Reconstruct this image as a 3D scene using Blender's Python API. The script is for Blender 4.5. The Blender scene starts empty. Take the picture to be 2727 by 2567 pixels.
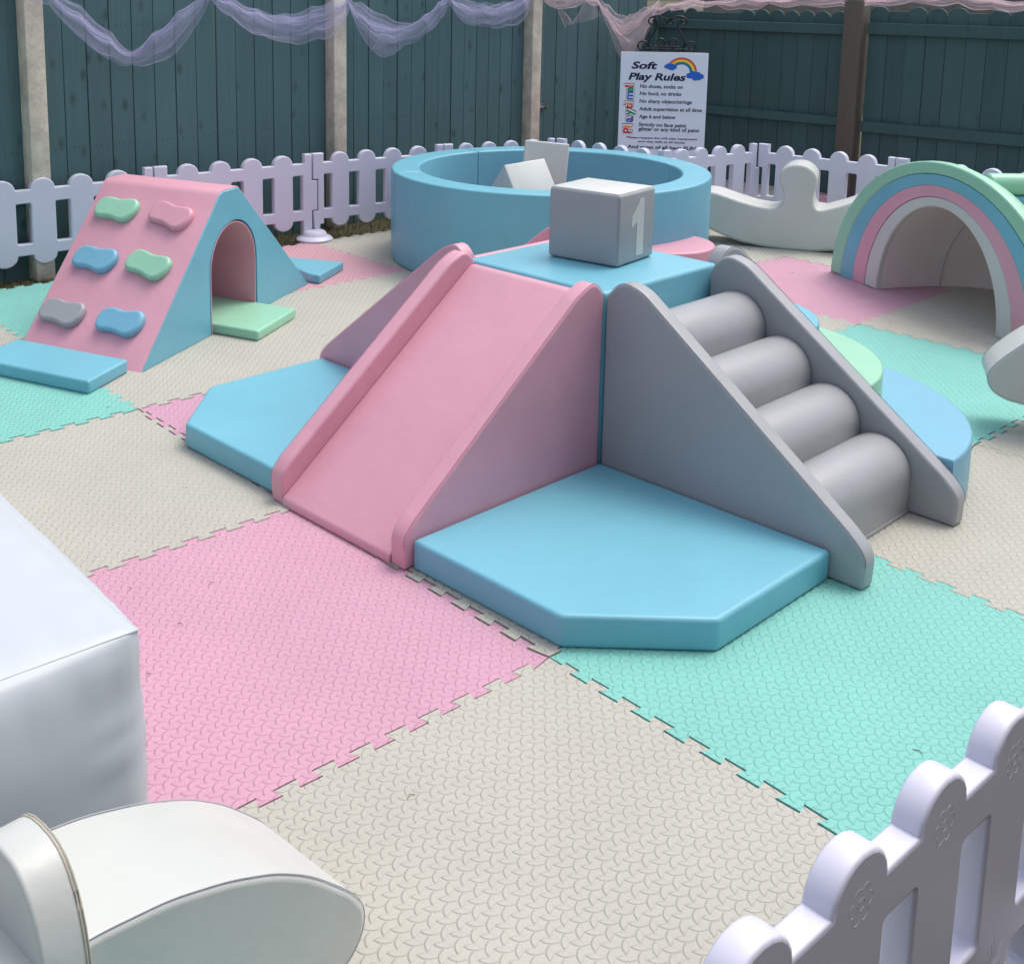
import bpy, bmesh, math, random
from mathutils import Vector, Matrix, noise
from mathutils.geometry import tessellate_polygon
R = random.Random(7)
scene = bpy.context.scene
COL = scene.collection
PI = math.pi

# ------------------------------------------------------------------ camera
cam_d = bpy.data.cameras.new('camera'); cam = bpy.data.objects.new('camera', cam_d); COL.objects.link(cam)
pitch, roll, yaw = 0.17918, 0.01122, -0.86608
cpi, spi = math.cos(pitch), math.sin(pitch); cr, sr_ = math.cos(roll), math.sin(roll)
right = Vector((1, 0, 0)); up = Vector((0, spi, cpi)); fwd = Vector((0, cpi, -spi))
r2 = right*cr + up*sr_; u2 = right*(-sr_) + up*cr
rot = Matrix.Rotation(-yaw, 3, 'Z')
r2, u2, fwd = rot@r2, rot@u2, rot@fwd
cam.matrix_world = Matrix(((r2.x, u2.x, -fwd.x, 3.67429), (r2.y, u2.y, -fwd.y, -1.76347), (r2.z, u2.z, -fwd.z, 1.47363), (0, 0, 0, 1)))
cam_d.sensor_width = 36; cam_d.sensor_fit = 'HORIZONTAL'; cam_d.lens = 41.74
cam_d.shift_x = 0.0723; cam_d.shift_y = -0.2772
cam_d.clip_start = 0.02; cam_d.clip_end = 500
scene.camera = cam

# ------------------------------------------------------------------ light
SUN_EL, SUN_AZ = math.radians(66), math.radians(85)      # azimuth: direction towards the sun, from +x counter-clockwise
world = bpy.data.worlds.new('World'); scene.world = world; world.use_nodes = True
nt = world.node_tree; nt.nodes.clear()
sky = nt.nodes.new('ShaderNodeTexSky'); sky.sky_type = 'NISHITA'; sky.sun_disc = False
sky.sun_elevation = SUN_EL; sky.sun_rotation = PI/2 - SUN_AZ; sky.air_density = 1.0; sky.dust_density = 4.0; sky.ozone_density = 1.0
bg = nt.nodes.new('ShaderNodeBackground'); bg.inputs[1].default_value = 0.15
wo = nt.nodes.new('ShaderNodeOutputWorld')
hs = nt.nodes.new('ShaderNodeHueSaturation'); hs.inputs['Saturation'].default_value = .60     # thin cloud
nt.links.new(sky.outputs[0], hs.inputs['Color']); nt.links.new(hs.outputs[0], bg.inputs[0]); nt.links.new(bg.outputs[0], wo.inputs[0])
sun_d = bpy.data.lights.new('sun', 'SUN'); sun_d.energy = 0.6; sun_d.angle = math.radians(28); sun_d.color = (1.0, 0.96, 0.90)
sun = bpy.data.objects.new('sun', sun_d); COL.objects.link(sun)
sd = Vector((math.cos(SUN_EL)*math.cos(SUN_AZ), math.cos(SUN_EL)*math.sin(SUN_AZ), math.sin(SUN_EL)))
sun.rotation_euler = sd.to_track_quat('Z', 'Y').to_euler(); sun.location = (0, 0, 8)
vs = scene.view_settings; vs.view_transform = 'Standard'; vs.look = 'None'; vs.gamma = 1; vs.use_curve_mapping = False
vs.exposure = 0.76

# ------------------------------------------------------------------ materials
def lin(r, g, b):
    f = lambda c: (c/255/12.92) if c/255 <= .04045 else ((c/255+.055)/1.055)**2.4
    return (f(r), f(g), f(b), 1)
class NT:
    def __init__(s, name):
        s.m = bpy.data.materials.new(name); s.m.use_nodes = True; s.t = s.m.node_tree
        s.b = s.t.nodes['Principled BSDF']; s.out = s.t.nodes['Material Output']
    def n(s, typ, **kw):
        nd = s.t.nodes.new(typ)
        for k, v in kw.items():
            if k.startswith('i_'):
                key = k[2:]; key = int(key) if key.isdigit() else key.replace('_', ' ')
                nd.inputs[key].default_value = v
            else: setattr(nd, k, v)
        return nd
    def l(s, a, b): s.t.links.new(a, b)
    def math(s, op, a, b=None, c=None):
        nd = s.t.nodes.new('ShaderNodeMath'); nd.operation = op
        for i, v in enumerate((a, b, c)):
            if v is None: continue
            if isinstance(v, (int, float)): nd.inputs[i].default_value = v
            else: s.l(v, nd.inputs[i])
        return nd.outputs[0]
    def ramp(s, src, p0, c0, p1, c1):
        r = s.t.nodes.new('ShaderNodeValToRGB'); e = r.color_ramp.elements
        e[0].position = p0; e[0].color = c0; e[1].position = p1; e[1].color = c1
        s.l(src, r.inputs[0]); return r.outputs[0]
    def mix(s, fac, a, b, mode='MIX'):
        nd = s.t.nodes.new('ShaderNodeMix'); nd.data_type = 'RGBA'; nd.blend_type = mode
        for i, v in ((0, fac), (6, a), (7, b)):
            if isinstance(v, (int, float, tuple)): nd.inputs[i].default_value = v
            else: s.l(v, nd.inputs[i])
        return nd.outputs[2]
def scale_c(c, k): return (min(1, c[0]*k), min(1, c[1]*k), min(1, c[2]*k), 1)

def vinyl(name, rgb, rough=.40, crease=.25, spec=.5, fine=.12):
    """soft leatherette: faint scuffs in colour and gloss, leather grain and slow unevenness in relief"""
    g = NT(name); c = lin(*rgb)
    tc = g.n('ShaderNodeTexCoord'); oi = g.n('ShaderNodeObjectInfo')
    mp = g.n('ShaderNodeVectorMath', operation='ADD'); g.l(tc.outputs['Object'], mp.inputs[0]); g.l(oi.outputs['Location'], mp.inputs[1])
    n1 = g.n('ShaderNodeTexNoise', i_Scale=3.0, i_Detail=5.0, i_Roughness=.6); g.l(mp.outputs[0], n1.inputs['Vector'])
    n2 = g.n('ShaderNodeTexNoise', i_Scale=26.0, i_Detail=6.0, i_Roughness=.7); g.l(mp.outputs[0], n2.inputs['Vector'])
    n3 = g.n('ShaderNodeTexVoronoi', i_Scale=650.0); g.l(mp.outputs[0], n3.inputs['Vector'])
    f = g.ramp(n1.outputs[0], .35, (0, 0, 0, 1), .7, (1, 1, 1, 1))
    col = g.mix(f, scale_c(c, .94), scale_c(c, 1.03))
    sp = g.ramp(n2.outputs[0], .70, (0, 0, 0, 1), .76, (1, 1, 1, 1))
    spf = g.math('MULTIPLY', sp, .10)
    col = g.mix(spf, col, scale_c(c, .7))
    g.l(col, g.b.inputs['Base Color'])
    rr = g.math('MULTIPLY_ADD', n2.outputs[0], .18, rough-.09); g.l(rr, g.b.inputs['Roughness'])
    g.b.inputs['Specular IOR Level'].default_value = spec
    n4 = g.n('ShaderNodeTexNoise', i_Scale=3.2, i_Detail=1.0, i_Roughness=.4, i_Distortion=1.0); g.l(mp.outputs[0], n4.inputs['Vector'])
    ridge = g.math('ABSOLUTE', g.math('SUBTRACT', n4.outputs[0], .5)); rg = g.ramp(ridge, .0, (1, 1, 1, 1), .13, (0, 0, 0, 1))
    b00 = g.n('ShaderNodeBump', i_Strength=.06, i_Distance=.004); g.l(rg, b00.inputs['Height'])
    b1 = g.n('ShaderNodeBump', i_Strength=crease*1.2, i_Distance=.02); g.l(n1.outputs[0], b1.inputs['Height']); g.l(b00.outputs[0], b1.inputs['Normal'])
    b2 = g.n('ShaderNodeBump', i_Strength=fine, i_Distance=.0006); g.l(n3.outputs['Distance'], b2.inputs['Height']); g.l(b1.outputs[0], b2.inputs['Normal'])
    g.l(b2.outputs[0], g.b.inputs['Normal'])
    return g.m
def plain(name, rgb, rough=.5, spec=.5, metal=0, var=.06, scale=8, bump=0.0):
    g = NT(name); c = lin(*rgb)
    tc = g.n('ShaderNodeTexCoord')
    n1 = g.n('ShaderNodeTexNoise', i_Scale=scale, i_Detail=5.0); g.l(tc.outputs['Object'], n1.inputs['Vector'])
    g.l(g.mix(n1.outputs[0], scale_c(c, 1-var), scale_c(c, 1+var)), g.b.inputs['Base Color'])
    g.b.inputs['Roughness'].default_value = rough; g.b.inputs['Specular IOR Level'].default_value = spec; g.b.inputs['Metallic'].default_value = metal
    if bump:
        b = g.n('ShaderNodeBump', i_Strength=bump, i_Distance=.004); g.l(n1.outputs[0], b.inputs['Height']); g.l(b.outputs[0], g.b.inputs['Normal'])
    return g.m
def foam(name, rgb):
    """EVA mat: raised lens shapes turned alternately, on a lattice at 45 degrees to the tile"""
    g = NT(name); c = lin(*rgb)
    tc = g.n('ShaderNodeTexCoord'); sep = g.n('ShaderNodeSeparateXYZ'); g.l(tc.outputs['Object'], sep.inputs[0])
    k = 42.426/math.sqrt(2)
    X, Y = sep.outputs[0], sep.outputs[1]
    u = g.math('MULTIPLY', g.math('ADD', X, Y), k); v = g.math('MULTIPLY', g.math('SUBTRACT', X, Y), k)
    def lens(a, b, off):
        j = g.math('ROUND', b); db = g.math('SUBTRACT', b, j)
        t = g.math('ADD', g.math('SUBTRACT', a, j), off)
        da = g.math('WRAP', t, 1.0, -1.0)
        q = g.math('DIVIDE', da, .66); q2 = g.math('MULTIPLY', q, q)
        w = g.math('MULTIPLY', g.math('SUBTRACT', 1.0, q2), .25)
        return g.math('SUBTRACT', w, g.math('ABSOLUTE', db))
    h = g.math('MAXIMUM', lens(u, v, 0.0), lens(v, u, 1.0))
    mr = g.n('ShaderNodeMapRange', interpolation_type='SMOOTHSTEP'); g.l(h, mr.inputs[0])
    mr.inputs[1].default_value = -.08; mr.inputs[2].default_value = .09
    n1 = g.n('ShaderNodeTexNoise', i_Scale=2.2, i_Detail=6.0, i_Roughness=.6); g.l(tc.outputs['Object'], n1.inputs['Vector'])
    n2 = g.n('ShaderNodeTexNoise', i_Scale=420.0, i_Detail=2.0); g.l(tc.outputs['Object'], n2.inputs['Vector'])
    n3 = g.n('ShaderNodeTexNoise', i_Scale=34.0, i_Detail=3.0); g.l(tc.outputs['Object'], n3.inputs['Vector'])
    col = g.mix(g.ramp(n1.outputs[0], .3, (0, 0, 0, 1), .7, (1, 1, 1, 1)), scale_c(c, .93), scale_c(c, 1.03))
    col = g.mix(g.math('MULTIPLY', g.ramp(n3.outputs[0], .72, (0, 0, 0, 1), .78, (1, 1, 1, 1)), .22), col, lin(120, 112, 96))
    g.l(col, g.b.inputs['Base Color'])
    g.b.inputs['Roughness'].default_value = .62; g.b.inputs['Specular IOR Level'].default_value = .35
    hh = g.math('ADD', mr.outputs[0], g.math('MULTIPLY', n2.outputs[0], .10))
    b = g.n('ShaderNodeBump', i_Strength=.9, i_Distance=.0022); g.l(hh, b.inputs['Height'])
    b0 = g.n('ShaderNodeBump', i_Strength=.35, i_Distance=.03); g.l(n1.outputs[0], b0.inputs['Height']); g.l(b0.outputs[0], b.inputs['Normal'])
    g.l(b.outputs[0], g.b.inputs['Normal'])
    return g.m
def wood(name, rgb, knots=.6, var=.26):
    g = NT(name); c = lin(*rgb)
    tc = g.n('ShaderNodeTexCoord'); oi = g.n('ShaderNodeObjectInfo')
    off = g.n('ShaderNodeVectorMath', operation='SCALE'); g.l(oi.outputs['Random'], off.inputs['Scale']); off.inputs[0].default_value = (13, 7, 31)
    ad = g.n('ShaderNodeVectorMath', operation='ADD'); g.l(tc.outputs['Object'], ad.inputs[0]); g.l(off.outputs[0], ad.inputs[1])
    mp = g.n('ShaderNodeMapping'); mp.inputs['Scale'].default_value = (60, 60, 2.5); g.l(ad.outputs[0], mp.inputs[0])
    gr = g.n('ShaderNodeTexNoise', i_Scale=1.0, i_Detail=6.0, i_Roughness=.65, i_Distortion=.6); g.l(mp.outputs[0], gr.inputs['Vector'])
    pt = g.n('ShaderNodeTexNoise', i_Scale=5.0, i_Detail=4.0); g.l(ad.outputs[0], pt.inputs['Vector'])
    mk = g.n('ShaderNodeMapping'); mk.inputs['Scale'].default_value = (9, 9, 5.0); g.l(ad.outputs[0], mk.inputs[0])
    vk = g.n('ShaderNodeTexVoronoi', i_Scale=1.0); g.l(mk.outputs[0], vk.inputs['Vector'])
    kn = g.ramp(vk.outputs['Distance'], .07, (1, 1, 1, 1), .22, (0, 0, 0, 1))
    col = g.mix(gr.outputs[0], scale_c(c, 1-var*1.3), scale_c(c, 1+var))
    col = g.mix(g.math('MULTIPLY', pt.outputs[0], .5), col, scale_c(c, .72))
    rv = g.math('MULTIPLY', oi.outputs['Random'], .35); col = g.mix(rv, col, scale_c(c, 1.35))
    col = g.mix(g.math('MULTIPLY', kn, knots), col, scale_c(c, .35))
    g.l(col, g.b.inputs['Base Color']); g.b.inputs['Roughness'].default_value = .72; g.b.inputs['Specular IOR Level'].default_value = .3
    b = g.n('ShaderNodeBump', i_Strength=.4, i_Distance=.003); g.l(gr.outputs[0], b.inputs['Height']); g.l(b.outputs[0], g.b.inputs['Normal'])
    return g.m
def concrete(name, rgb):
    g = NT(name); c = lin(*rgb)
    tc = g.n('ShaderNodeTexCoord'); oi = g.n('ShaderNodeObjectInfo')
    ad = g.n('ShaderNodeVectorMath', operation='ADD'); g.l(tc.outputs['Object'], ad.inputs[0]); g.l(oi.outputs['Location'], ad.inputs[1])
    n1 = g.n('ShaderNodeTexNoise', i_Scale=9.0, i_Detail=8.0, i_Roughness=.7); g.l(ad.outputs[0], n1.inputs['Vector'])
    n2 = g.n('ShaderNodeTexNoise', i_Scale=120.0, i_Detail=4.0); g.l(ad.outputs[0], n2.inputs['Vector'])
    col = g.mix(g.ramp(n1.outputs[0], .35, (0, 0, 0, 1), .65, (1, 1, 1, 1)), scale_c(c, .68), scale_c(c, 1.08))
    col = g.mix(g.math('MULTIPLY', g.ramp(n2.outputs[0], .6, (0, 0, 0, 1), .68, (1, 1, 1, 1)), .45), col, scale_c(c, .42))
    g.l(col, g.b.inputs['Base Color']); g.b.inputs['Roughness'].default_value = .9
    b = g.n('ShaderNodeBump', i_Strength=.5, i_Distance=.004); g.l(n2.outputs[0], b.inputs['Height']); g.l(b.outputs[0], g.b.inputs['Normal'])
    return g.m
def tulle(name, rgb, dens):
    g = NT(name); c = lin(*rgb)
    tc = g.n('ShaderNodeTexCoord')
    n1 = g.n('ShaderNodeTexNoise', i_Scale=5.0, i_Detail=2.0); g.l(tc.outputs['Object'], n1.inputs['Vector'])
    d = g.n('ShaderNodeBsdfDiffuse'); d.inputs[0].default_value = c
    tr = g.n('ShaderNodeBsdfTranslucent'); tr.inputs[0].default_value = c
    ms = g.n('ShaderNodeMixShader'); ms.inputs[0].default_value = .5; g.l(d.outputs[0], ms.inputs[1]); g.l(tr.outputs[0], ms.inputs[2])
    tp = g.n('ShaderNodeBsdfTransparent'); mx = g.n('ShaderNodeMixShader')
    lw = g.n('ShaderNodeLayerWeight', i_Blend=.45)                 # a net seen at a slant hides more: real weave geometry
    f = g.math('ADD', g.math('MULTIPLY', lw.outputs['Facing'], .35), g.math('MULTIPLY', n1.outputs[0], dens)); 
    fc = g.math('MINIMUM', f, .95)
    g.l(fc, mx.inputs[0]); g.l(tp.outputs[0], mx.inputs[1]); g.l(ms.outputs[0], mx.inputs[2]); g.l(mx.outputs[0], g.out.inputs[0])
    g.t.nodes.remove(g.b)
    return g.m

PINK = vinyl('pink vinyl', (214, 157, 172)); BLUE = vinyl('sky blue vinyl', (112, 178, 196)); GREY = vinyl('grey vinyl', (156, 158, 161), rough=.38)
MINT = vinyl('mint green vinyl', (148, 202, 172)); WHITE = vinyl('white vinyl', (196, 199, 194)); WARM = vinyl('warm white vinyl', (222, 212, 206))
LBLUE = vinyl('cornflower blue vinyl', (116, 174, 198))
SEAMS = {}
def seam_of(m, k=.55):
    if m.name not in SEAMS:
        base = {'pink vinyl': (226, 152, 176), 'sky blue vinyl': (104, 187, 218), 'grey vinyl': (150, 151, 158), 'mint green vinyl': (152, 220, 182),
                'white vinyl': (226, 227, 222), 'warm white vinyl': (205, 196, 190), 'cornflower blue vinyl': (120, 188, 226)}.get(m.name, (236, 242, 246))
        SEAMS[m.name] = plain(m.name + ' stitching', tuple(int(x*.88) for x in base), .6)
    return SEAMS[m.name]
INFL = plain('white pvc cloth', (186, 193, 198), .42, .5, var=.015, scale=1.5)
F_PINK = foam('pink foam', (196, 150, 169)); F_MINT = foam('mint foam', (124, 190, 179)); F_CREAM = foam('cream foam', (178, 176, 165))
PLASTIC = plain('white moulded plastic', (206, 206, 222), .38, .5, var=.03, bump=.15)
TEAL = wood('teal painted timber', (78, 108, 110)); TEAL2 = wood('dark teal painted timber', (66, 94, 94), .25)
BROWN = wood('weathered brown timber', (96, 90, 80), .2, .3)
CONC = concrete('weathered concrete', (212, 204, 186))
IRON = plain('black wrought iron', (14, 16, 18), .45, .5)
STEEL = plain('galvanised steel', (150, 155, 155), .35, .5, metal=.9)
BOARD = plain('white sign board', (222, 226, 236), .35, var=.01)
NAVY = plain('navy print', (14, 18, 62), .6, var=0); CHAR = plain('charcoal print', (40, 42, 60), .6, var=0)

# ------------------------------------------------------------------ mesh helpers
def finish(me, ang=38):
    for p in me.polygons: p.use_smooth = True
    try: me.set_sharp_from_angle(angle=math.radians(ang))
    except Exception: pass
    return me
def curve_mesh(name, splines, depth, bevel=.008, res=3):
    """closed outlines (first the outer one, then holes) filled and given thickness 0..depth, edges rounded"""
    cu = bpy.data.curves.new(name, 'CURVE'); cu.dimensions = '2D'; cu.fill_mode = 'BOTH'
    for pts in splines:
        s = cu.splines.new('POLY'); s.points.add(len(pts)-1); s.use_cyclic_u = True
        for i, (x, y) in enumerate(pts): s.points[i].co = (x, y, 0, 1)
    cu.extrude = max(depth/2 - bevel, 1e-4); cu.bevel_depth = bevel; cu.bevel_resolution = res; cu.offset = -bevel
    o = bpy.data.objects.new(name, cu); COL.objects.link(o)
    bpy.context.view_layer.update()
    me = bpy.data.meshes.new_from_object(o.evaluated_get(bpy.context.evaluated_depsgraph_get()))
    bpy.data.objects.remove(o); bpy.data.curves.remove(cu)
    me.materials.clear(); me.name = name
    me.transform(Matrix.Translation((0, 0, depth/2)))
    bm = bmesh.new(); bm.from_mesh(me); bmesh.ops.remove_doubles(bm, verts=bm.verts, dist=1e-5); bmesh.ops.recalc_face_normals(bm, faces=bm.faces); bm.to_mesh(me); bm.free()
    finish(me)
    for p in me.polygons:
        if abs(p.normal.z) > .999: p.use_smooth = False
    return me
STAND = Matrix(((1, 0, 0, 0), (0, 0, 1, 0), (0, 1, 0, 0), (0, 0, 0, 1)))          # profile XY -> XZ, thickness towards +y
def standing(me):
    me.transform(STAND); me.flip_normals(); return me
def box_mesh(name, sx, sy, sz, bevel=.01, seg=3, base=True):
    bm = bmesh.new(); bmesh.ops.create_cube(bm, size=1)
    for v in bm.verts: v.co = Vector((v.co.x*sx, v.co.y*sy, (v.co.z+(.5 if base else 0))*sz))
    if bevel: bmesh.ops.bevel(bm, geom=bm.edges[:], offset=bevel, segments=seg, profile=.5, affect='EDGES')
    me = bpy.data.meshes.new(name); bm.to_mesh(me); bm.free(); return finish(me)
def tube_mesh(name, paths, r, sides=6, cyclic=False):
    bm = bmesh.new()
    for path in paths:
        P = [Vector(p) for p in path]; rings = []; n = len(P)
        for i, p in enumerate(P):
            if cyclic: t = P[(i+1) % n]-P[i-1]
            else: t = P[min(i+1, n-1)]-P[max(i-1, 0)]
            t.normalize(); a = Vector((0, 0, 1)) if abs(t.z) < .9 else Vector((1, 0, 0))
            x = t.cross(a).normalized(); y = t.cross(x)
            rings.append([bm.verts.new(p+x*(r*math.cos(2*PI*k/sides))+y*(r*math.sin(2*PI*k/sides))) for k in range(sides)])
        for i in range(n if cyclic else n-1):
            A, B = rings[i], rings[(i+1) % n]
            for k in range(sides): bm.faces.new((A[k], A[(k+1) % sides], B[(k+1) % sides], B[k]))
        if not cyclic: bm.faces.new(rings[0][::-1]); bm.faces.new(rings[-1])
    bmesh.ops.recalc_face_normals(bm, faces=bm.faces)
    me = bpy.data.meshes.new(name); bm.to_mesh(me); bm.free(); return finish(me)
def lathe_mesh(name, prof, n=32):
    bm = bmesh.new(); rings = [[bm.verts.new((r*math.cos(2*PI*k/n), r*math.sin(2*PI*k/n), z)) for k in range(n)] for r, z in prof]
    for A, B in zip(rings, rings[1:]):
        for k in range(n): bm.faces.new((A[k], A[(k+1) % n], B[(k+1) % n], B[k]))
    bm.faces.new(rings[0][::-1]); bm.faces.new(rings[-1]); bmesh.ops.recalc_face_normals(bm, faces=bm.faces)
    me = bpy.data.meshes.new(name); bm.to_mesh(me); bm.free(); return finish(me)
def obj(name, me, mat=None, parent=None, loc=(0, 0, 0), rz=0.0, label=None):
    o = bpy.data.objects.new(name, me); COL.objects.link(o)
    if mat is not None and len(me.materials) == 0: me.materials.append(mat)
    o.parent = parent; o.location = loc; o.rotation_euler = (0, 0, rz)
    if label: o['label'] = label
    return o
def thing(name, label, cat, loc=(0, 0, 0), rz=0.0, group=None):
    o = bpy.data.objects.new(name, None); o.empty_display_size = .1; COL.objects.link(o); o.location = loc; o.rotation_euler = (0, 0, rz)
    tag(o, label, cat, group); return o
def tag(o, label, cat, group=None):
    o['label'] = label; o['category'] = cat
    if group: o['group'] = group
    return o
def copy_tree(o, parent=None):
    c = o.copy(); COL.objects.link(c); c.parent = parent
    for ch in list(o.children): copy_tree(ch, c)
    return c
def round_poly(pts, r, seg=4):
    """round the corners of a polygon"""
    out = []; n = len(pts)
    for i in range(n):
        a, b, c = Vector(pts[i-1]), Vector(pts[i]), Vector(pts[(i+1) % n])
        rr = r[i] if isinstance(r, (list, tuple)) else r
        d1, d2 = (a-b), (c-b); rr1 = min(rr, d1.length*.45, d2.length*.45)
        if rr1 < 1e-5: out.append(tuple(b)); continue
        p, q = b+d1.normalized()*rr1, b+d2.normalized()*rr1
        for k in range(seg+1):
            t = k/seg; out.append(tuple(p*(1-t)**2+b*2*t*(1-t)+q*t*t))
    return out
def rot2(v, a): return (v[0]*math.cos(a)-v[1]*math.sin(a), v[0]*math.sin(a)+v[1]*math.cos(a))
def loop_tube(name, pts2, z, r=.0016, to3=None):
    f = to3 or (lambda x, y: (x, y, z))
    return tube_mesh(name, [[f(x, y) for x, y in pts2]], r, 5, True)

# ------------------------------------------------------------------ ground
gm = NT('dry grass soil'); tc = gm.n('ShaderNodeTexCoord'); n1 = gm.n('ShaderNodeTexNoise', i_Scale=30.0, i_Detail=8.0, i_Roughness=.7); gm.l(tc.outputs['Object'], n1.inputs['Vector'])
gm.l(gm.ramp(n1.outputs[0], .35, lin(52, 50, 38), .65, lin(96, 92, 66)), gm.b.inputs['Base Color']); gm.b.inputs['Roughness'].default_value = .95
bb = gm.n('ShaderNodeBump', i_Strength=.8, i_Distance=.02); gm.l(n1.outputs[0], bb.inputs['Height']); gm.l(bb.outputs[0], gm.b.inputs['Normal'])
me = bpy.data.meshes.new('ground'); me.from_pydata([(-90, -90, 0), (90, -90, 0), (90, 90, 0), (-90, 90, 0)], [], [(0, 1, 2, 3)])
g_ = obj('ground', me, gm.m, loc=(0, 0, -.03)); g_['kind'] = 'structure'
me = box_mesh('mat_underlay', 4.84, 9.9, .006, 0)
ul = obj('mat_floor', me, plain('dark underlay', (60, 58, 56), .9), loc=(.56, 1.0, -.024)); ul['kind'] = 'structure'

# corner points of the laid tiles (pushed together unevenly, so not quite a perfect grid)
CP = {}
for i in range(-3, 5):
    for j in range(-5, 8):
        CP[i, j] = [i + R.uniform(-.006, .006), j + R.uniform(-.006, .006)]
for k, v in {(0, 0): (0, 0), (2, 0): (2, 0), (-1, 0): (-1, 0), (2, 2): (2.005, 1.99), (1, 3): (1.0, 2.975), (0, 4): (.02, 3.87), (1, 4): (.97, 3.905), (-2, 0): (-1.9, 0), (-2, 1): (-1.88, 1),
             (-2, 2): (-1.87, 2), (-2, 3): (-1.87, 3), (-2, 4): (-1.9, 3.9), (-2, -1): (-1.9, -1), (-1, 4): (-1, 3.88), (2, 4): (1.97, 3.95), (3, 4): (2.97, 3.97)}.items(): CP[k] = list(v)
SEAM = {}
def seam(a, b):
    """one jigsaw seam from corner a to corner b (a < b); both neighbours share it"""
    if (a, b) in SEAM: return SEAM[a, b]
    A, B = Vector(CP[a]), Vector(CP[b]); d = B-A; L = d.length; d.normalize(); n = Vector((-d.y, d.x)); N = 11; h = .0115; P = []
    for k in range(N):
        for t, s in ((.06, -1), (-.05, 1), (-.01, 1.0), (.56, 1), (.44, -1)) if k else ((.0, 0), (.10, 0), (.08, 1), (.56, 1), (.44, -1)):
            u = (k+.25+t)/N*.955+.01
            if s == 0 and t == 0: u = 0
            P.append(A + d*(u*L) + n*(s*h*(1+R.uniform(-.1, .1))) + d*R.uniform(-.0008, .0008))
    P.append(B.copy())
    Q = [P[0]]
    for q in range(1, len(P)-1):
        a_, b_, c_ = P[q-1], P[q], P[q+1]; u_, v_ = a_-b_, c_-b_; r1 = min(.0034, u_.length*.45, v_.length*.45)
        if r1 < .0008: Q.append(b_); continue
        p_, q_ = b_+u_.normalized()*r1, b_+v_.normalized()*r1; Q += [p_, (p_+q_+b_*2)/4, q_]
    P = Q+[P[-1]]
    g = R.choice([.0004, .0006, .001, .0014]) if (a, b) not in WIDE else (R.uniform(.0016, .0024) if a != (0, 0) and (a, b) != ((2, 0), (3, 0)) else .0030)
    SEAM[a, b] = (P, n, g); return SEAM[a, b]
WIDE = {((1, 0), (2, 0)), ((2, 0), (3, 0)), ((0, 0), (1, 0)), ((0, 0), (0, 1)), ((2, -1), (2, 0)), ((2, 2), (3, 2)), ((2, 2), (2, 3)), ((2, 0), (2, 1))}
def side(a, b, inward):
    flip = a > b; key = (b, a) if flip else (a, b)
    P, n, g = seam(*key)
    s = 1 if n.dot(inward) > 0 else -1
    Q = [p + n*(s*g) for p in P]
    return Q[::-1] if flip else Q
def tile_mesh(i, j):
    cs = [(i, j), (i+1, j), (i+1, j+1), (i, j+1)]; inw = [Vector((0, 1)), Vector((-1, 0)), Vector((0, -1)), Vector((1, 0))]
    loop = []
    for k in range(4):
        S = side(cs[k], cs[(k+1) % 4], inw[k]); c = Vector(CP[cs[k]])
        S = S[:-1]; S[0] = c + (inw[k]+inw[k-1])*.002
        loop += S
    cx = sum(p.x for p in loop)/len(loop); cy = sum(p.y for p in loop)/len(loop)
    bm = bmesh.new()
    top = [bm.verts.new((p.x-cx, p.y-cy, 0)) for p in loop]; bot = [bm.verts.new((p.x-cx, p.y-cy, -.015)) for p in loop]
    for tri in tessellate_polygon([[v.co.copy() for v in top]]):
        try: bm.faces.new([top[q] for q in tri])
        except ValueError: pass
    n = len(top)
    for k in range(n): bm.faces.new((top[k], bot[k], bot[(k+1) % n], top[(k+1) % n]))
    for f in bm.faces:
        f.normal_update()
        if len(f.verts) == 3 and f.normal.z < 0: f.normal_flip()
    me = bpy.data.meshes.new('floor_tile'); bm.to_mesh(me); bm.free(); return me, (cx, cy)
colour = {}
for i in range(-2, 3):
    for j in range(-4, 6):
        if (i+j) % 2: colour[i, j] = F_CREAM
        else: colour[i, j] = F_PINK if (i//2+j//2) % 2 else F_MINT
for k in ((2, 0), (-1, -1), (-2, 0), (1, 2)): colour[k] = F_MINT
for k in ((1, -1), (0, 0), (-2, 1), (0, 3), ): colour[k] = F_PINK
F_ROSE = foam('rose foam', (196, 152, 162)); colour[-2, 1] = F_ROSE
for k in ((2, -1), (0, -1), (1, 0), (-1, 0), (-2, -1), (-1, 1), (-2, 2), (0, 2), (1, 3), (2, 2), (2, 1), (-1, 3), (0, 4), (-1, 4), (1, 4), (-1, 2), (-2, 3), (2, 3), (1, 1)): colour[k] = F_CREAM
for (i, j), m in sorted(colour.items(), key=lambda t: t[0]):
    me, c = tile_mesh(i, j); o = obj('foam_tile', me, m, ul, loc=(c[0]-.56, c[1]-1.0, .024 + R.uniform(-.001, .001))); o.rotation_euler = (R.uniform(-.0022, .0022), R.uniform(-.0022, .0022), 0)
    o['label'] = {'pink foam': 'pink', 'rose foam': 'dusty rose', 'mint foam': 'mint green', 'cream foam': 'cream'}[m.name] + ' jigsaw foam floor tile with raised tread'

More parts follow.
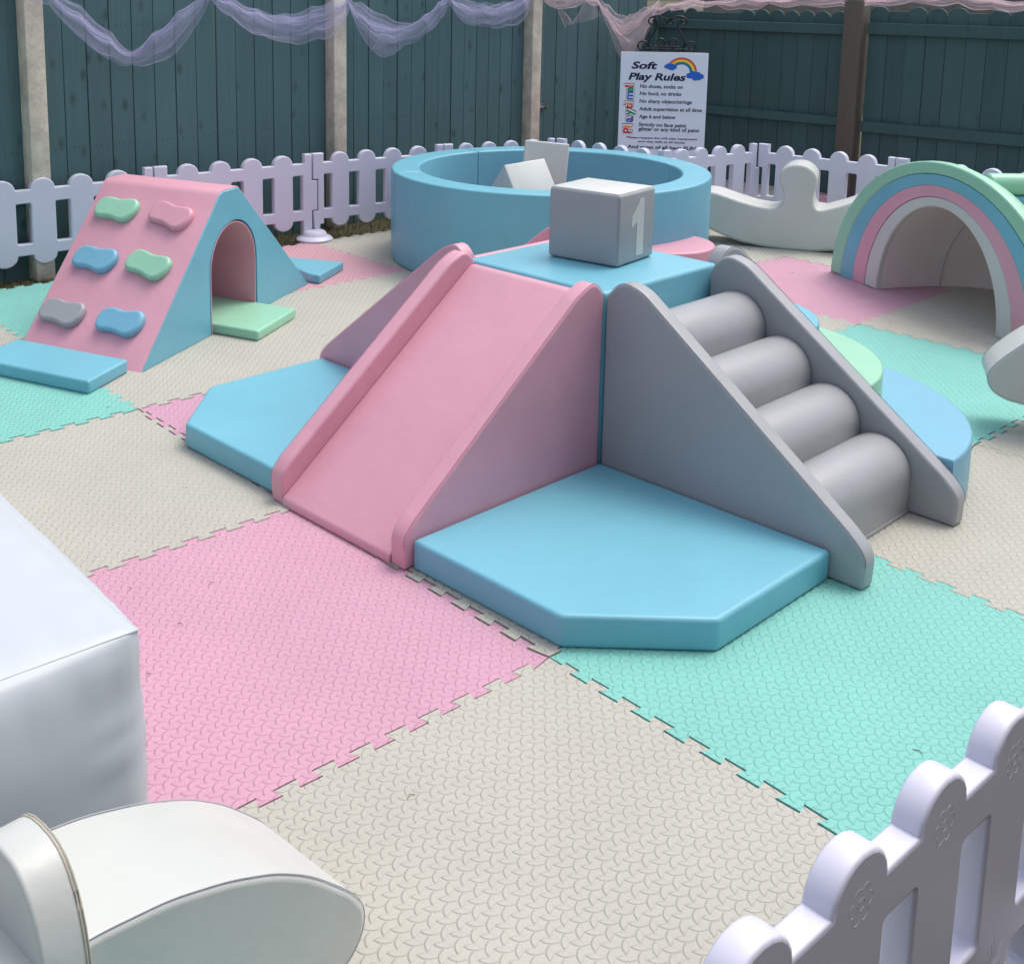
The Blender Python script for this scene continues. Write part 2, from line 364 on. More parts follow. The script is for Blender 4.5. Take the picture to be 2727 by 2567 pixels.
# ------------------------------------------------------------------ grass beyond the mats
gv, gf = [], []
for k in range(15000):
    t = R.uniform(-3.2, 4.4)
    if k % 5 == 0: x, y = R.uniform(-1.6, 2.2), R.uniform(5.05, 5.9)
    else: y = t; x = R.uniform(-2.32 - .08*(y-2.3)-.02, -1.905 + (.02 if y < 2 else .0))
    a = R.uniform(0, 2*PI); h = R.uniform(.012, .04); w = .0022; lx, ly = math.cos(a)*R.uniform(.0, .03), math.sin(a)*R.uniform(0, .03)
    b = len(gv); dx, dy = -math.sin(a)*w, math.cos(a)*w
    gv += [(x-dx, y-dy, -.03), (x+dx, y+dy, -.03), (x+lx, y+ly, -.03+h)]; gf.append((b, b+1, b+2))
me = bpy.data.meshes.new('grass'); me.from_pydata(gv, [], gf)
gg = NT('grass blades'); tc = gg.n('ShaderNodeTexCoord'); n1 = gg.n('ShaderNodeTexNoise', i_Scale=60.0, i_Detail=3.0); gg.l(tc.outputs['Object'], n1.inputs['Vector'])
gg.l(gg.ramp(n1.outputs[0], .3, lin(58, 70, 40), .7, lin(140, 128, 92)), gg.b.inputs['Base Color']); gg.b.inputs['Roughness'].default_value = .8
o = obj('grass', me, gg.m); o['kind'] = 'stuff'; o['label'] = 'short dry grass between the mats and the teal fence'; o['category'] = 'grass'

# ------------------------------------------------------------------ tall timber fences
FA = 1.64887; FD = Vector((math.cos(FA), math.sin(FA))); FP = Vector((-2.2613, 2.327)); FN = Vector((math.sin(FA), -math.cos(FA)))   # FN faces the yard
def board_mesh(w, h, top='flat', t=.018):
    if top == 'round':
        pts = [(-w/2, 0), (w/2, 0), (w/2, h-w*.42)] + [(w/2*math.cos(a), h-w*.42+w*.42*math.sin(a)) for a in [PI*k/10 for k in range(1, 10)]] + [(-w/2, h-w*.42)]
    else: pts = [(-w/2, 0), (w/2, 0), (w/2, h), (-w/2, h)]
    return standing(curve_mesh('board', [pts], t, .003, 1))
def nails_mesh(spots):
    bm = bmesh.new()
    for x, y, z in spots:
        vs_ = [bm.verts.new((x+.003*math.cos(a), y, z+.003*math.sin(a))) for a in [2*PI*k/6 for k in range(6)]]
        bm.faces.new(vs_)
    me = bpy.data.meshes.new('nails'); bm.to_mesh(me); bm.free(); return me
def fence_panel(label, P, ang, length, nb, h, top='flat', mat=TEAL, name='board_fence', cat='fence', rails=False, sink=-.03, group=None, hv=0.0):
    """panel from P along ang; its yard face towards local -y"""
    t = thing(name, label, cat, (P[0], P[1], sink), ang, group)
    w = length/nb; gp_ = .005 if top == 'flat' else .0015
    bmesh_ = board_mesh(w-gp_, h, top); flat = board_mesh(w-gp_, h-.03)
    for k in range(nb):
        usef = top == 'round' and R.random() < .25
        o = obj('board', flat if usef else bmesh_, mat, t, (w*(k+.5), R.uniform(-.002, .002)+(.003 if k % 2 else 0), R.uniform(-hv, hv)))
        o.rotation_euler = (0, R.uniform(-.002, .002), 0)
    if rails:
        for z, hh in rails:
            obj('rail', box_mesh('rail', length-.004, .034, hh, .003, 1), mat, t, (length/2, -.018, z))
    else:
        for z in (.62-sink, 1.24-sink):
            o = obj('nail', nails_mesh([(w*(k+.5)+dx+R.uniform(-.003, .003), -.0045, z+R.uniform(-.004, .004)) for k in range(nb) for dx in (-.03, 0, .03)]), plain('rusty nail', (20, 22, 22), .8), t); o['kind'] = 'stuff'
        for z in (.3, 1.5): obj('rail', box_mesh('rail', length-.004, .034, .06, .003, 1), mat, t, (length/2, .042, z))
    return t
def along(a, off=0.0): v = FP + FD*a + FN*off; return (v.x, v.y)
posts = [-3.76, -1.83, .108, 1.925]
GP = 'tall teal fence panels'
fl = ['teal board fence panel left of the concrete post at the far left edge', 'teal board fence panel between the two leftmost concrete posts, behind the pink climbing ramp',
      'teal board fence panel between the second and third concrete posts, behind the blue ball pit']
for k in range(3):
    a0, a1 = posts[k]+.05, posts[k+1]-.05
    fence_panel(fl[k], along(a0), FA, a1-a0, 14, 1.82, group=GP)
pl = ['concrete fence post out of frame left', 'grey concrete fence post at the far left, leaning slightly', 'grey concrete fence post behind the picket joint left of the ball pit', 'grey concrete fence post right of which the teal gate with a bolt hangs']
pm = box_mesh('fence_post', .10, .10, 1.95, .008, 2)
for k in range(1, 4):
    x, y = along(posts[k], .03); o = obj('fence_post', pm, CONC, None, (x, y, -.03), FA); tag(o, pl[k], 'fence post', 'concrete fence posts')
# gate
gt = fence_panel('teal board garden gate with a steel bolt, left of the rules sign', along(1.985), FA, 1.36, 11, 1.82, name='garden_gate', cat='gate')
bolt = obj('bolt', box_mesh('bolt_plate', .14, .006, .045, .002, 1), STEEL, gt, (.07, -.016, .60))
obj('bolt_bar', tube_mesh('bolt_bar', [[(-.08, -.016, .022), (.06, -.016, .022)], [(.02, -.016, .022), (.02, -.045, .03)]], .007, 8), STEEL, bolt)
o = obj('fence_post', box_mesh('timber_post', .09, .09, 1.33, .006, 1), TEAL2, None, (along(3.40)[0], along(3.40)[1], -.03), FA); tag(o, 'dark teal timber corner post where the gate meets the right-hand fence', 'fence post')
# right-hand fence
RA = .1083; RD = Vector((math.cos(RA), math.sin(RA))); RP = Vector((-2.527, 5.727))
def ralong(a, off=0.0): v = RP + RD*a + Vector((math.sin(RA), -math.cos(RA)))*off; return (v.x, v.y)
rl = [(.50, .062), (1.145, .07)]
rl = [(z+.03, h) for z, h in rl]
fence_panel('teal scalloped fence panel behind the rules sign, left of the brown post', ralong(.06), RA, 1.56, 13, 1.335, 'round', TEAL2, rails=rl, group='scalloped teal fence panels', hv=.004)
fence_panel('teal scalloped fence panel right of the brown post, behind the rainbow arch', ralong(1.79), RA, 1.85, 14, 1.375, 'round', TEAL2, rails=[(.505, .075), (1.185, .08)], group='scalloped teal fence panels', hv=.004)
fence_panel('teal scalloped fence panel beyond the right edge of the picture', ralong(3.76), RA, 1.85, 14, 1.39, 'round', TEAL2, rails=[(.505, .075), (1.185, .08)], group='scalloped teal fence panels', hv=.004)
x, y = ralong(1.705, .03); o = obj('fence_post', box_mesh('brown_post', .135, .12, 1.42, .008, 2), BROWN, None, (x, y, -.03), RA); tag(o, 'brown weathered timber fence post in the scalloped fence', 'fence post')
x, y = ralong(3.70, .03); o = obj('fence_post', box_mesh('brown_post', .12, .12, 1.42, .008, 2), BROWN, None, (x, y, -.03), RA); tag(o, 'brown timber fence post beyond the right edge', 'fence post')
# neighbour's house wall seen through the strip above the right-hand fence
hw = thing('neighbour_house', 'grey rendered house wall beyond the scalloped fence', 'house', (RP.x+3.5, RP.y+7.5, -.03), RA)
obj('wall', box_mesh('wall', 16, .3, 3.6, 0), concrete('grey render', (126, 122, 112)), hw)
for wx in (-3.4, .6, 4.2):
    f = obj('window', box_mesh('window', 1.5, .1, 1.1, .01, 1), plain('white window frame', (210, 212, 212), .4), hw, (wx, -.16, 1.6))
    obj('pane', box_mesh('pane', 1.36, .02, .96, 0), plain('dark window glass', (30, 38, 44), .08, .8, var=0), f, (0, -.055, .07))

shade_wall = thing('house', 'unseen brick house wall added behind the camera to block low sky light', 'house', (5.35, -1.5, -.03), PI/2)  # added wall out of view, darkens the near picket faces
obj('wall', box_mesh('wall', 9, .3, 2.9, 0), concrete('brown brick', (110, 84, 70)), shade_wall)
fr = obj('window', box_mesh('window', 1.6, .1, 1.1, .01, 1), plain('white frame', (210, 212, 212), .4), shade_wall, (1.2, .16, 1.2))
obj('pane', box_mesh('pane', 1.46, .02, .96, 0), plain('dark glass', (30, 38, 44), .08, .8, var=0), fr, (0, .055, .07))

# ------------------------------------------------------------------ white picket playpen
def picket_mesh():
    L = 1.0; W = .062; yt = .5; rt, rb = .447, .115
    out = []
    # lower edge, left to right
    out += [(.012, .03), (.05, .03), (.05, .085), (.078, .085), (.078, rb)]
    for k in range(1, 5):
        c = .2*k
        out += [(c-W, rb)] + [(c-W*math.cos(a), rb+.0 - .052*math.sin(a)) for a in [PI*q/10 for q in range(1, 10)]] + [(c+W, rb)]
    out += [(.93, rb), (.93, .03), (.992, .03), (.992, .17), (1.028, .17), (1.028, .345), (.99, .345), (.99, .5), (.945, .5), (.945, rt)]
    for k in range(4, 0, -1):
        c = .2*k
        out += [(c+W, rt)] + [(c+W*math.cos(a), rt-.002+.055*math.sin(a)) for a in [PI*q/10 for q in range(1, 10)]] + [(c-W, rt)]
    out += [(.075, rt), (.075, .5), (.0, .5), (.0, .352), (.036, .352), (.036, .165), (.0, .165)]
    holes = []
    for k in range(0, 5):
        c = .2*k+.1; a, b = c-.038, c+.038
        if k == 0: a = .078
        if k == 4: b = .93
        holes.append(round_poly([(a, .175), (a, .378), (b, .378), (b, .175)], .008, 3))
    return standing(curve_mesh('picket_panel', [out]+holes, .042, .006, 2))
def emblem_mesh():
    paths = []
    for k in range(1, 5):
        c = .2*k
        for y in (.0002, .0418):
            for q in range(6):
                a = 2*PI*q/6; px, pz = c+.017*math.cos(a), .435+.017*math.sin(a)
                paths.append([(px+.009*math.cos(b), y, pz+.009*math.sin(b)) for b in [a-1.6+3.2*m/6 for m in range(7)]])
            paths.append([(c+.008*math.cos(b), y, .435+.008*math.sin(b)) for b in [2*PI*m/8 for m in range(9)]])
            for q in range(-3, 4):
                a = q*.28; paths.append([(c+math.sin(a)*r_*1.1+q*.002, y, .118+math.cos(a)*r_) for r_ in (.006, .02, .036-abs(q)*.002)])
            paths.append([(c-.02, y, .112), (c+.02, y, .112)])
    return tube_mesh('moulded_relief', paths, .0005, 4)
PK, EM = picket_mesh(), emblem_mesh()
FOOT = lathe_mesh('foot', [(.105, 0), (.107, .012), (.095, .022), (.075, .03), (.068, .046), (.058, .056), (.02, .058)], 28)
J = [(-2.06, -.90), (-2.035, .105), (-2.009, 1.105), (-1.931, 2.06), (-1.793, 2.934), (-1.598, 3.711), (-.816, 3.826), (-.673, 4.58), (.185, 4.701), (1.08, 4.78)]
plab = ['white picket panel at the left edge, lower left of the pink climbing ramp', 'white picket panel behind the left side of the pink climbing ramp', 'white picket panel between the climbing ramp and the round white foot',
        'white picket panel right of the round white foot, running behind the ball pit', 'white picket panel behind the middle of the ball pit', 'white picket panel in front of the rules sign, turned towards the yard',
        'short-looking white picket panel running back to the far corner', 'white picket panel from the far corner, behind the white seesaw', 'white picket panel mostly hidden behind the rainbow arch']
def picket(P, Q, label, group='white picket playpen panels'):
    P, Q = Vector(P), Vector(Q); d = Q-P; t = thing('picket_panel', label, 'picket fence', (P.x, P.y, 0), math.atan2(d.y, d.x), group)
    for nm, me in (('panel', PK), ('moulded_relief', EM)):
        o = obj(nm, me, PLASTIC, t); o.scale = (d.length, 1, 1)
        if nm == 'moulded_relief': o['kind'] = 'stuff'
    return t
for k in range(len(J)-1): picket(J[k], J[k+1], plab[k])
flab = ['round white fence foot at the joint right of the blue tunnel', 'round white fence foot hidden behind the ball pit', 'round white fence foot behind the pit', 'round white fence foot behind the pit, below the rules sign', 'round white fence foot in the far corner', 'round white fence foot behind the white seesaw']
for k, q in enumerate((3, 4, 5, 6, 7, 8)):
    o = obj('weighted_base', FOOT, PLASTIC, None, (J[q][0]+.02, J[q][1]-.01, 0)); tag(o, flab[k], 'fence foot', 'round picket fence feet')
# the near panel in the lower right corner
picket((3.086, -1.008), (3.072, -.003), 'large near white picket panel in the lower right corner')
picket((3.072, -.003), (3.06, .99), 'near white picket panel at the right edge, only its foot and end seen')
picket((3.10, -2.01), (3.086, -1.008), 'white picket panel below the picture edge')
o = obj('weighted_base', FOOT, PLASTIC, None, (3.053, -.003, 0)); tag(o, 'round white fence foot in the lower right corner', 'fence foot', 'round picket fence feet')

# ------------------------------------------------------------------ centre piece
X0, Y0, A0 = 1.45115, .76643, .05211
def lw(p, q, z=0):      # structure coordinates: p towards the steps, q towards the slide
    return (X0+math.cos(A0)*p+math.sin(A0)*q, Y0+math.sin(A0)*p-math.cos(A0)*q, z)
W = .581
blk = thing('foam_platform', 'sky blue cube platform in the middle, carrying the grey number cube', 'soft play block', lw(-W/2, -W/2), A0)
obj('body', box_mesh('platform_body', W-.006, W-.006, .595, .014, 4), BLUE, blk)
hw_ = W/2-.006
obj('seam', loop_tube('seam', [(-hw_+.006, -hw_), (hw_-.006, -hw_), (hw_, -hw_+.006), (hw_, hw_-.006), (hw_-.006, hw_), (-hw_+.006, hw_), (-hw_, hw_-.006), (-hw_, -hw_+.006)], .583, .0013), seam_of(BLUE), blk)
def side_plate(name, prof, y0, th, mat, parent, outer):
    pts = round_poly(prof[0], prof[1], 5)
    o = obj(name, standing(curve_mesh(name, [pts], th, .010, 4)), mat, parent, (0, y0, 0))
    inset = round_poly(prof[0], prof[1], 5)
    y = 0.004 if outer < 0 else th-.004
    for yy in ((th-.0035,) if outer > 0 else (.0035,)):
        obj('seam', tube_mesh('seam', [[(x*1.0, yy, z) for x, z in inset if z > .02]], .0009, 5), seam_of(mat), o)
    return o
SL = ([(0, 0), (0, .60), (.045, .638), (.112, .610), (.742, .122), (.772, .085), (.768, 0)], [0, .03, .05, .04, .03, .04, .008])
def slide(label, loc, rz):
    t = thing('foam_slide', label, 'slide', loc, rz, 'pink soft play slides')
    side_plate('side_panel', SL, -.056, .056, PINK, t, 1); side_plate('side_panel', SL, -W, .056, PINK, t, -1)
    pr = round_poly([(0, 0), (0, .590), (.03, .590), (.772, .022), (.772, 0)], [0, .015, .03, .012, .004], 4)
    obj('ramp', standing(curve_mesh('ramp', [pr], W-.114, .004, 2)), PINK, t, (0, -W+.057, 0))
    return t
slide('pink slide facing the camera, between the two blue corner pads', lw(0.0, .003), A0-PI/2)
slide('second pink slide pointing away to the left, seen from its purple-shaded side', lw(-W-.003, 0), A0+PI)
# step climber
ST = ([(0, 0), (0, .59), (.055, .642), (.125, .625), (.795, .134), (.838, .09), (.834, 0)], [0, .05, .05, .03, .03, .04, .012])
stp = thing('foam_steps', 'grey step climber with four round roller steps, right of the pink slide', 'steps', lw(.003, 0), A0)
side_plate('side_panel', ST, 0, .056, GREY, stp, -1); side_plate('side_panel', ST, W-.056, .056, GREY, stp, 1)
wi = W-.114
def roller_mesh(r=.103):
    pts = []
    pts += [(r*.97, -r*1.02), (r*.995, -r*.4)]
    for a in [PI*.95*k/22 for k in range(23)]: pts.append((r*math.cos(a), r*math.sin(a)))
    pts += [(-r*1.5, 0), (-r*1.5, -r*1.02)]
    return standing(curve_mesh('roller', [pts], wi, .012, 3))
rm = roller_mesh()
for cx_, cz in ((.602, .108), (.440, .216), (.276, .324), (.112, .432)):
    obj('roller_step', rm, GREY, stp, (cx_, .057, cz))
obj('base', box_mesh('base', .69, wi, .012, .004, 2), GREY, stp, (.36, W/2, 0))
obj('core', standing(curve_mesh('core', [[(0.002, .03), (.002, .46), (.05, .46), (.56, .10), (.56, .03)]], wi-.01, .004, 1)), GREY, stp, (0, .062, 0))
st2 = copy_tree(stp); x, y, z = lw(0, -W-.003); st2.location = (x, y, z); st2.rotation_euler = (0, 0, A0+PI/2)
tag(st2, 'second grey step climber, hidden behind the platform, only its dark side edge showing', 'steps')
# corner pads
def pad(label, pts, h, mat, name='corner_pad', bev=.012, cat='floor pad', group=None, loc=(0, 0, 0)):
    cx = sum(x for x, y in pts)/len(pts); cy = sum(y for x, y in pts)/len(pts)
    t = thing(name, label, cat, (cx+loc[0], cy+loc[1], loc[2]), 0, group)
    q = [(x-cx, y-cy) for x, y in pts]
    obj('cushion', curve_mesh(name, [round_poly(q, .012, 3)], h, bev, 4), mat, t)
    q2 = [((x)*(1-.004/max(.05, math.hypot(x, y))), (y)*(1-.004/max(.05, math.hypot(x, y)))) for x, y in round_poly(q, .012, 3)]
    obj('seam', loop_tube('seam', q2, h-.008, .0012), seam_of(mat), t)
    return t
a_, b_ = .750, .50
def PW(L): return [lw(p, q)[:2] for p, q in L]
pad('large sky blue corner pad in front, between the pink slide and the grey steps', PW([(.004, .004), (.004, a_), (b_, a_), (a_, b_), (a_, .004)]), .081, BLUE, group='sky blue corner pads')
pad('sky blue corner pad left of the pink slide', PW([(-W-.004, .004), (-W-a_, .004), (-W-a_, b_), (-W-b_, a_), (-W-.004, a_)]), .081, BLUE, group='sky blue corner pads')
# nested quarter-round steps behind the climber
def arc_step(label, ro, ri, h, mat, amax=100):
    c = (0.01, -W-.006)
    n = 30; am = math.radians(amax)
    outer = [(c[0]+ro[0]*math.cos(am*k/n), c[1]-ro[1]*math.sin(am*k/n)) for k in range(n+1)]
    if ri: inner = [(c[0]+ri[0]*math.cos(am*k/n), c[1]-ri[1]*math.sin(am*k/n)) for k in range(n, -1, -1)]
    else: inner = [c]
    pts = PW(outer+inner)
    t = thing('quarter_round_step', label, 'soft play step', lw(.2, -.8), 0, 'nested quarter-round steps')
    ox, oy = t.location.x, t.location.y
    q = [(x-ox, y-oy) for x, y in pts]
    obj('cushion', curve_mesh('step', [q], h, .010, 4), mat, t)
    o2 = [(x-ox, y-oy) for x, y in PW([(c[0]+(ro[0]-.004)*math.cos(am*k/n), c[1]-(ro[1]-.004)*math.sin(am*k/n)) for k in range(n+1)])]
    obj('seam', tube_mesh('seam', [[(x, y, h-.007) for x, y in o2]], .0012, 5), seam_of(mat), t)
arc_step('low blue quarter-round step, outermost, behind the grey steps', (.785, .70), (.515, .50), .168, LBLUE)
arc_step('middle mint green quarter-round step behind the grey steps', (.510, .495), (.315, .305), .31, MINT)
arc_step('small topmost blue quarter-round step beside the platform', (.310, .300), None, .435, BLUE)
# number cube
cu = thing('number_cube', 'grey play cube with a white numeral 1 and white top, on the blue platform', 'play cube', (lw(-.312, -.362)[0], lw(-.312, -.362)[1], .597), A0+.14)
obj('body', box_mesh('number_cube', .262, .232, .232, .012, 4), GREY, cu)
obj('top_panel', box_mesh('top_panel', .250, .220, .006, .0025, 2), WHITE, cu, (0, 0, .2275))
cp = [(-.128, -.113), (.128, -.113), (.128, .113), (-.128, .113)]
obj('seam', loop_tube('seam', round_poly(cp, .008, 2), .2245, .0013), seam_of(GREY), cu)
obj('seam', tube_mesh('seam', [[(sx*.127, sy*.112, .012), (sx*.127, sy*.112, .220)] for sx in (-1, 1) for sy in (-1, 1)], .0013, 5), seam_of(GREY), cu)
one = [(-.020, 0), (.024, 0), (.024, .185), (-.004, .185), (-.016, .163), (-.052, .132), (-.052, .096), (-.020, .112)]
me = curve_mesh('numeral', [one], .0015, .0003, 1); me.transform(Matrix(((0, 0, 1, 0), (1, 0, 0, 0), (0, 1, 0, 0), (0, 0, 0, 1))))
obj('numeral', me, WHITE, cu, (.1308, .018, .020))

# ------------------------------------------------------------------ ball pit
PX, PY, PR_, PH = -.8301, 2.8672, .8674, .484
pit = thing('ball_pit', 'round sky blue ball pit behind the platform', 'ball pit', (PX, PY, 0))
angs = [math.radians(a) for a in (-116, -25, 64, 171, 244)]
for a, b in zip(angs, angs[1:]):
    a += .0035; b -= .0035; n = 26
    pts = [(PR_*math.cos(a+(b-a)*k/n), PR_*math.sin(a+(b-a)*k/n)) for k in range(n+1)] + [((PR_-.155)*math.cos(a+(b-a)*k/n), (PR_-.155)*math.sin(a+(b-a)*k/n)) for k in range(n, -1, -1)]
    w_ = obj('wall_section', curve_mesh('wall_section', [pts], PH, .012, 4), BLUE, pit)
    obj('seam', tube_mesh('seam', [[((PR_-.004)*math.cos(a+.01+(b-a-.02)*k/n), (PR_-.004)*math.sin(a+.01+(b-a-.02)*k/n), PH-.009) for k in range(n+1)]], .0013, 5), seam_of(BLUE), w_)
obj('floor_pad', lathe_mesh('floor_pad', [(PR_-.162, .002), (PR_-.162, .03), (PR_-.17, .035), (.02, .036)], 48), PINK, pit)
def play_cube(label, s, loc, eul):
    t = thing('play_cube', label, 'play cube', loc, 0, 'white play cubes in the ball pit'); t.rotation_euler = eul
    bm = bmesh.new(); bmesh.ops.create_cube(bm, size=s); bmesh.ops.bevel(bm, geom=bm.edges[:], offset=.010, segments=4, profile=.5, affect='EDGES')
    me = bpy.data.meshes.new('play_cube'); bm.to_mesh(me); bm.free(); finish(me)
    obj('body', me, WHITE, t)
    h = s/2-.002; e = [(-h, -h), (h, -h), (h, h), (-h, h)]
    obj('seam', tube_mesh('seam', [[(x, y, z) for x, y in round_poly(e, .006, 2)] for z in (-h+.004, h-.004)], .0013, 5, True), seam_of(WHITE), t)
S_ = .25
play_cube('white play cube leaning upright at the back of the ball pit pile', S_, (-1.06, 3.07, .455), (math.radians(-10), math.radians(4), math.radians(42)))
play_cube('white play cube tipped on its edge in the ball pit, nearest the rim', S_, (-.93, 2.78, .345), (math.radians(52), math.radians(-6), math.radians(72)))
play_cube('white play cube at the bottom of the pile in the ball pit', S_, (-1.08, 3.02, .165), (0, 0, math.radians(20)))
# pink half-round step by the pit
n = 24
hp = [(.0+.25*math.cos(-PI*.62+PI*1.16*k/n), 2.825+.25*math.sin(-PI*.62+PI*1.16*k/n)) for k in range(n+1)]
pad('pink half-round step against the right side of the ball pit', hp, .22, PINK, 'half_round_step', cat='soft play step', loc=(.012, 0, 0))

# ------------------------------------------------------------------ climbing ramp with tunnel
AX, AY = -.349, .187; fv = Vector((math.cos(2.1012), math.sin(2.1012))); ev = Vector((-.92495, -.38008)); DEP = .645
rt_ = thing('climbing_tunnel', 'pink climbing ramp with blue sides, coloured holds and an arched crawl tunnel', 'climbing ramp', (AX, AY, 0))
def to_frame(me):                      # local (along face, z, depth) -> world offsets; plan is slightly skewed
    for v in me.vertices:
        a, z, d = v.co.x, v.co.y, v.co.z; v.co = Vector((fv.x*a+ev.x*d, fv.y*a+ev.y*d, z))
    me.flip_normals(); return me
face = [(0, 0), (.632, .60), (.775, .60), (1.475, 0)]
r_face = round_poly(face, [.012, .03, .03, .012], 4)
hole = [(.522, 0.0), (.522, .26)] + [(.727-.205*math.cos(a), .26+.20*math.sin(a)) for a in [PI*k/18 for k in range(1, 18)]] + [(.932, .26), (.932, 0.0)]
cheek = [(.004, 0), (.632, .596), (.775, .596), (1.471, 0), (.932, 0.0)][:]
outline = round_poly([(.006, .0), (.634, .595), (.773, .595), (1.469, .0)], [.008, .025, .025, .008], 4)
# blue cheeks (arch cut out of the lower edge), pink cover between them
arch_pts = [(.522, 0), (.522, .26)] + hole[2:-2] + [(.932, .26), (.932, 0)]
cheek_out = [(.006, 0)] + [(.610, .577), (.622, .588), (.640, .595), (.766, .595), (.780, .592), (.792, .582)] + [(1.469, 0)] + arch_pts[::-1]
for d0, nm in ((0, 'side_face'), (DEP-.03, 'side_face')):
    me = curve_mesh('side_face', [cheek_out], .03, .004, 2); me.transform(Matrix.Translation((0, 0, d0))); obj('side_face', to_frame(me), BLUE, rt_)
cov = [(0, 0)] + [(.606, .581), (.620, .594), (.640, .601), (.768, .601), (.784, .597), (.796, .586)] + [(1.475, 0)]
cov_in = [(1.462, 0)] + [(.790, .577), (.768, .589), (.640, .589), (.616, .574)] + [(.013, 0)]
me = curve_mesh('ramp_cover', [cov+cov_in], DEP-.012, .003, 3); me.transform(Matrix.Translation((0, 0, .006))); obj('ramp_cover', to_frame(me), PINK, rt_, label='pink ramp cover with a folded ridge')
lin_o = [(.530, .0), (.530, .26)] + [(.727-.197*math.cos(a), .26+.192*math.sin(a)) for a in [PI*k/18 for k in range(1, 18)]] + [(.924, .26), (.924, 0)]
lin_i = [(.536, .0), (.536, .26)] + [(.727-.191*math.cos(a), .26+.186*math.sin(a)) for a in [PI*k/18 for k in range(1, 18)]] + [(.918, .26), (.918, 0)]
me = curve_mesh('tunnel_lining', [lin_o+lin_i[::-1]], DEP-.004, .001, 1); me.transform(Matrix.Translation((0, 0, .002))); obj('tunnel_lining', to_frame(me), PINK, rt_)
obj('seam', tube_mesh('seam', [[(fv.x*x-ev.x*.0006, fv.y*x-ev.y*.0006, z) for x, z in arch_pts]], .0016, 5), seam_of(BLUE), rt_)
# bean-shaped holds on the ramp
e2 = Vector((fv.x*.632, fv.y*.632, .60)).normalized(); e1 = Vector((ev.x, ev.y, 0)); nn = e2.cross(e1).normalized()
if nn.z < 0: nn = -nn
def hold_mesh():
    top = [(-.112, .0), (-.108, .034), (-.088, .058), (-.058, .063), (-.026, .058), (.0, .050), (.026, .050), (.058, .055), (.090, .052), (.110, .030), (.113, .0)]
    bot = [(.106, -.030), (.085, -.056), (.055, -.064), (.026, -.058), (.0, -.048), (-.026, -.044), (-.058, -.044), (-.088, -.042), (-.106, -.026)]
    return curve_mesh('hold', [round_poly(round_poly(top[::-1]+bot[::-1], .02, 3), .008, 2)], .036, .014, 5)
HM = hold_mesh()
for (d, s_, m, c) in ((.483, .706, MINT, 'mint green'), (.187, .707, PINK, 'pink'), (.467, .448, LBLUE, 'blue'), (.187, .458, MINT, 'mint green'), (.50, .180, GREY, 'grey'), (.195, .184, LBLUE, 'blue')):
    me = HM.copy(); me.materials.clear(); tl = R.uniform(-.12, .12)
    X = (-e1).normalized(); Y = (e2 - X*e2.dot(X)).normalized(); Z = X.cross(Y); 
    if Z.dot(nn) < 0: Z = -Z; X = -X
    me.transform(Matrix.Rotation(tl, 4, 'Z'))
    M = Matrix(((X.x, Y.x, Z.x, 0), (X.y, Y.y, Z.y, 0), (X.z, Y.z, Z.z, 0), (0, 0, 0, 1))); me.transform(M)
    p = e1*d + e2*s_ + nn*(-.004)
    obj('climbing_hold', me, m, rt_, tuple(p), label=c + ' bean-shaped climbing hold')
# pads around the ramp
pad('sky blue floor pad at the foot of the pink climbing ramp, front left', [(-.241, -.074), (-.385, .150), (-.905, -.075), (-.765, -.300)], .052, BLUE, 'floor_pad', .010)
def fe(a, d): return (AX+fv.x*a+ev.x*d, AY+fv.y*a+ev.y*d)
pad('mint green floor pad lying through the crawl tunnel', [fe(.548, -.225), fe(.925, -.215), fe(.912, DEP+.1), fe(.545, DEP+.1)], .045, MINT, 'floor_pad', .010)
pad('sky blue floor pad behind the climbing ramp, by the round fence foot', [(-1.047, 1.488), (-1.212, 1.755), (-1.62, 1.50), (-1.113, 1.468)], .045, BLUE, 'floor_pad', .008)

# ------------------------------------------------------------------ rainbow arch
arch = thing('rainbow_arch', 'rainbow crawl arch striped mint, blue, pink and white', 'soft play arch', (.373, 3.762, 0), -.427)
ctr, n = .797, 40
def ell(rx, rz, x0=ctr): return [(x0-rx*math.cos(PI*k/n), rz*math.sin(PI*k/n)) for k in range(n+1)]
bands = [(.797, .695), (.703, .637), (.603, .586), (.507, .535), (.413, .488)]
DA = .05
for k, (m, nm) in enumerate(((MINT, 'mint green stripe'), (BLUE, 'blue stripe'), (PINK, 'pink stripe'), (WHITE, 'white stripe'))):
    o_, i_ = bands[k], bands[k+1]; gp = .0006
    pts = ell(o_[0]-(gp if k else 0), o_[1]-(gp if k else 0)) + ell(i_[0]+(gp if k < 3 else 0), i_[1]+(gp if k < 3 else 0))[::-1]
    obj('stripe', standing(curve_mesh('stripe', [pts], DA, .010 if k in (0, 3) else .0012, 4 if k in (0, 3) else 1)), m, arch, label=nm + ' of the arch')
def loft(name, secs, flip=False):
    bm = bmesh.new(); rings = [[bm.verts.new((x, d, z)) for x, z in ell(rx, rz)] for d, rx, rz in secs]
    for A, B in zip(rings, rings[1:]):
        for k in range(n): bm.faces.new((A[k], A[k+1], B[k+1], B[k]))
    bm.faces.new(rings[-1])
    me = bpy.data.meshes.new(name); bm.to_mesh(me); bm.free()
    if flip: me.flip_normals()
    return finish(me, 60)
osec = [(DA-.012, .785, .683), (.09, .774, .674), (.15, .725, .632), (.24, .655, .575), (.36, .575, .51), (.47, .49, .45), (.56, .40, .38), (.62, .30, .29), (.66, .17, .17)]
isec = [(.03, .413, .488), (.15, .413, .484), (.28, .405, .465), (.40, .385, .43), (.50, .34, .37), (.57, .27, .29), (.61, .16, .18)]
obj('shell', loft('shell', osec), MINT, arch, label='rounded mint green outer shell')
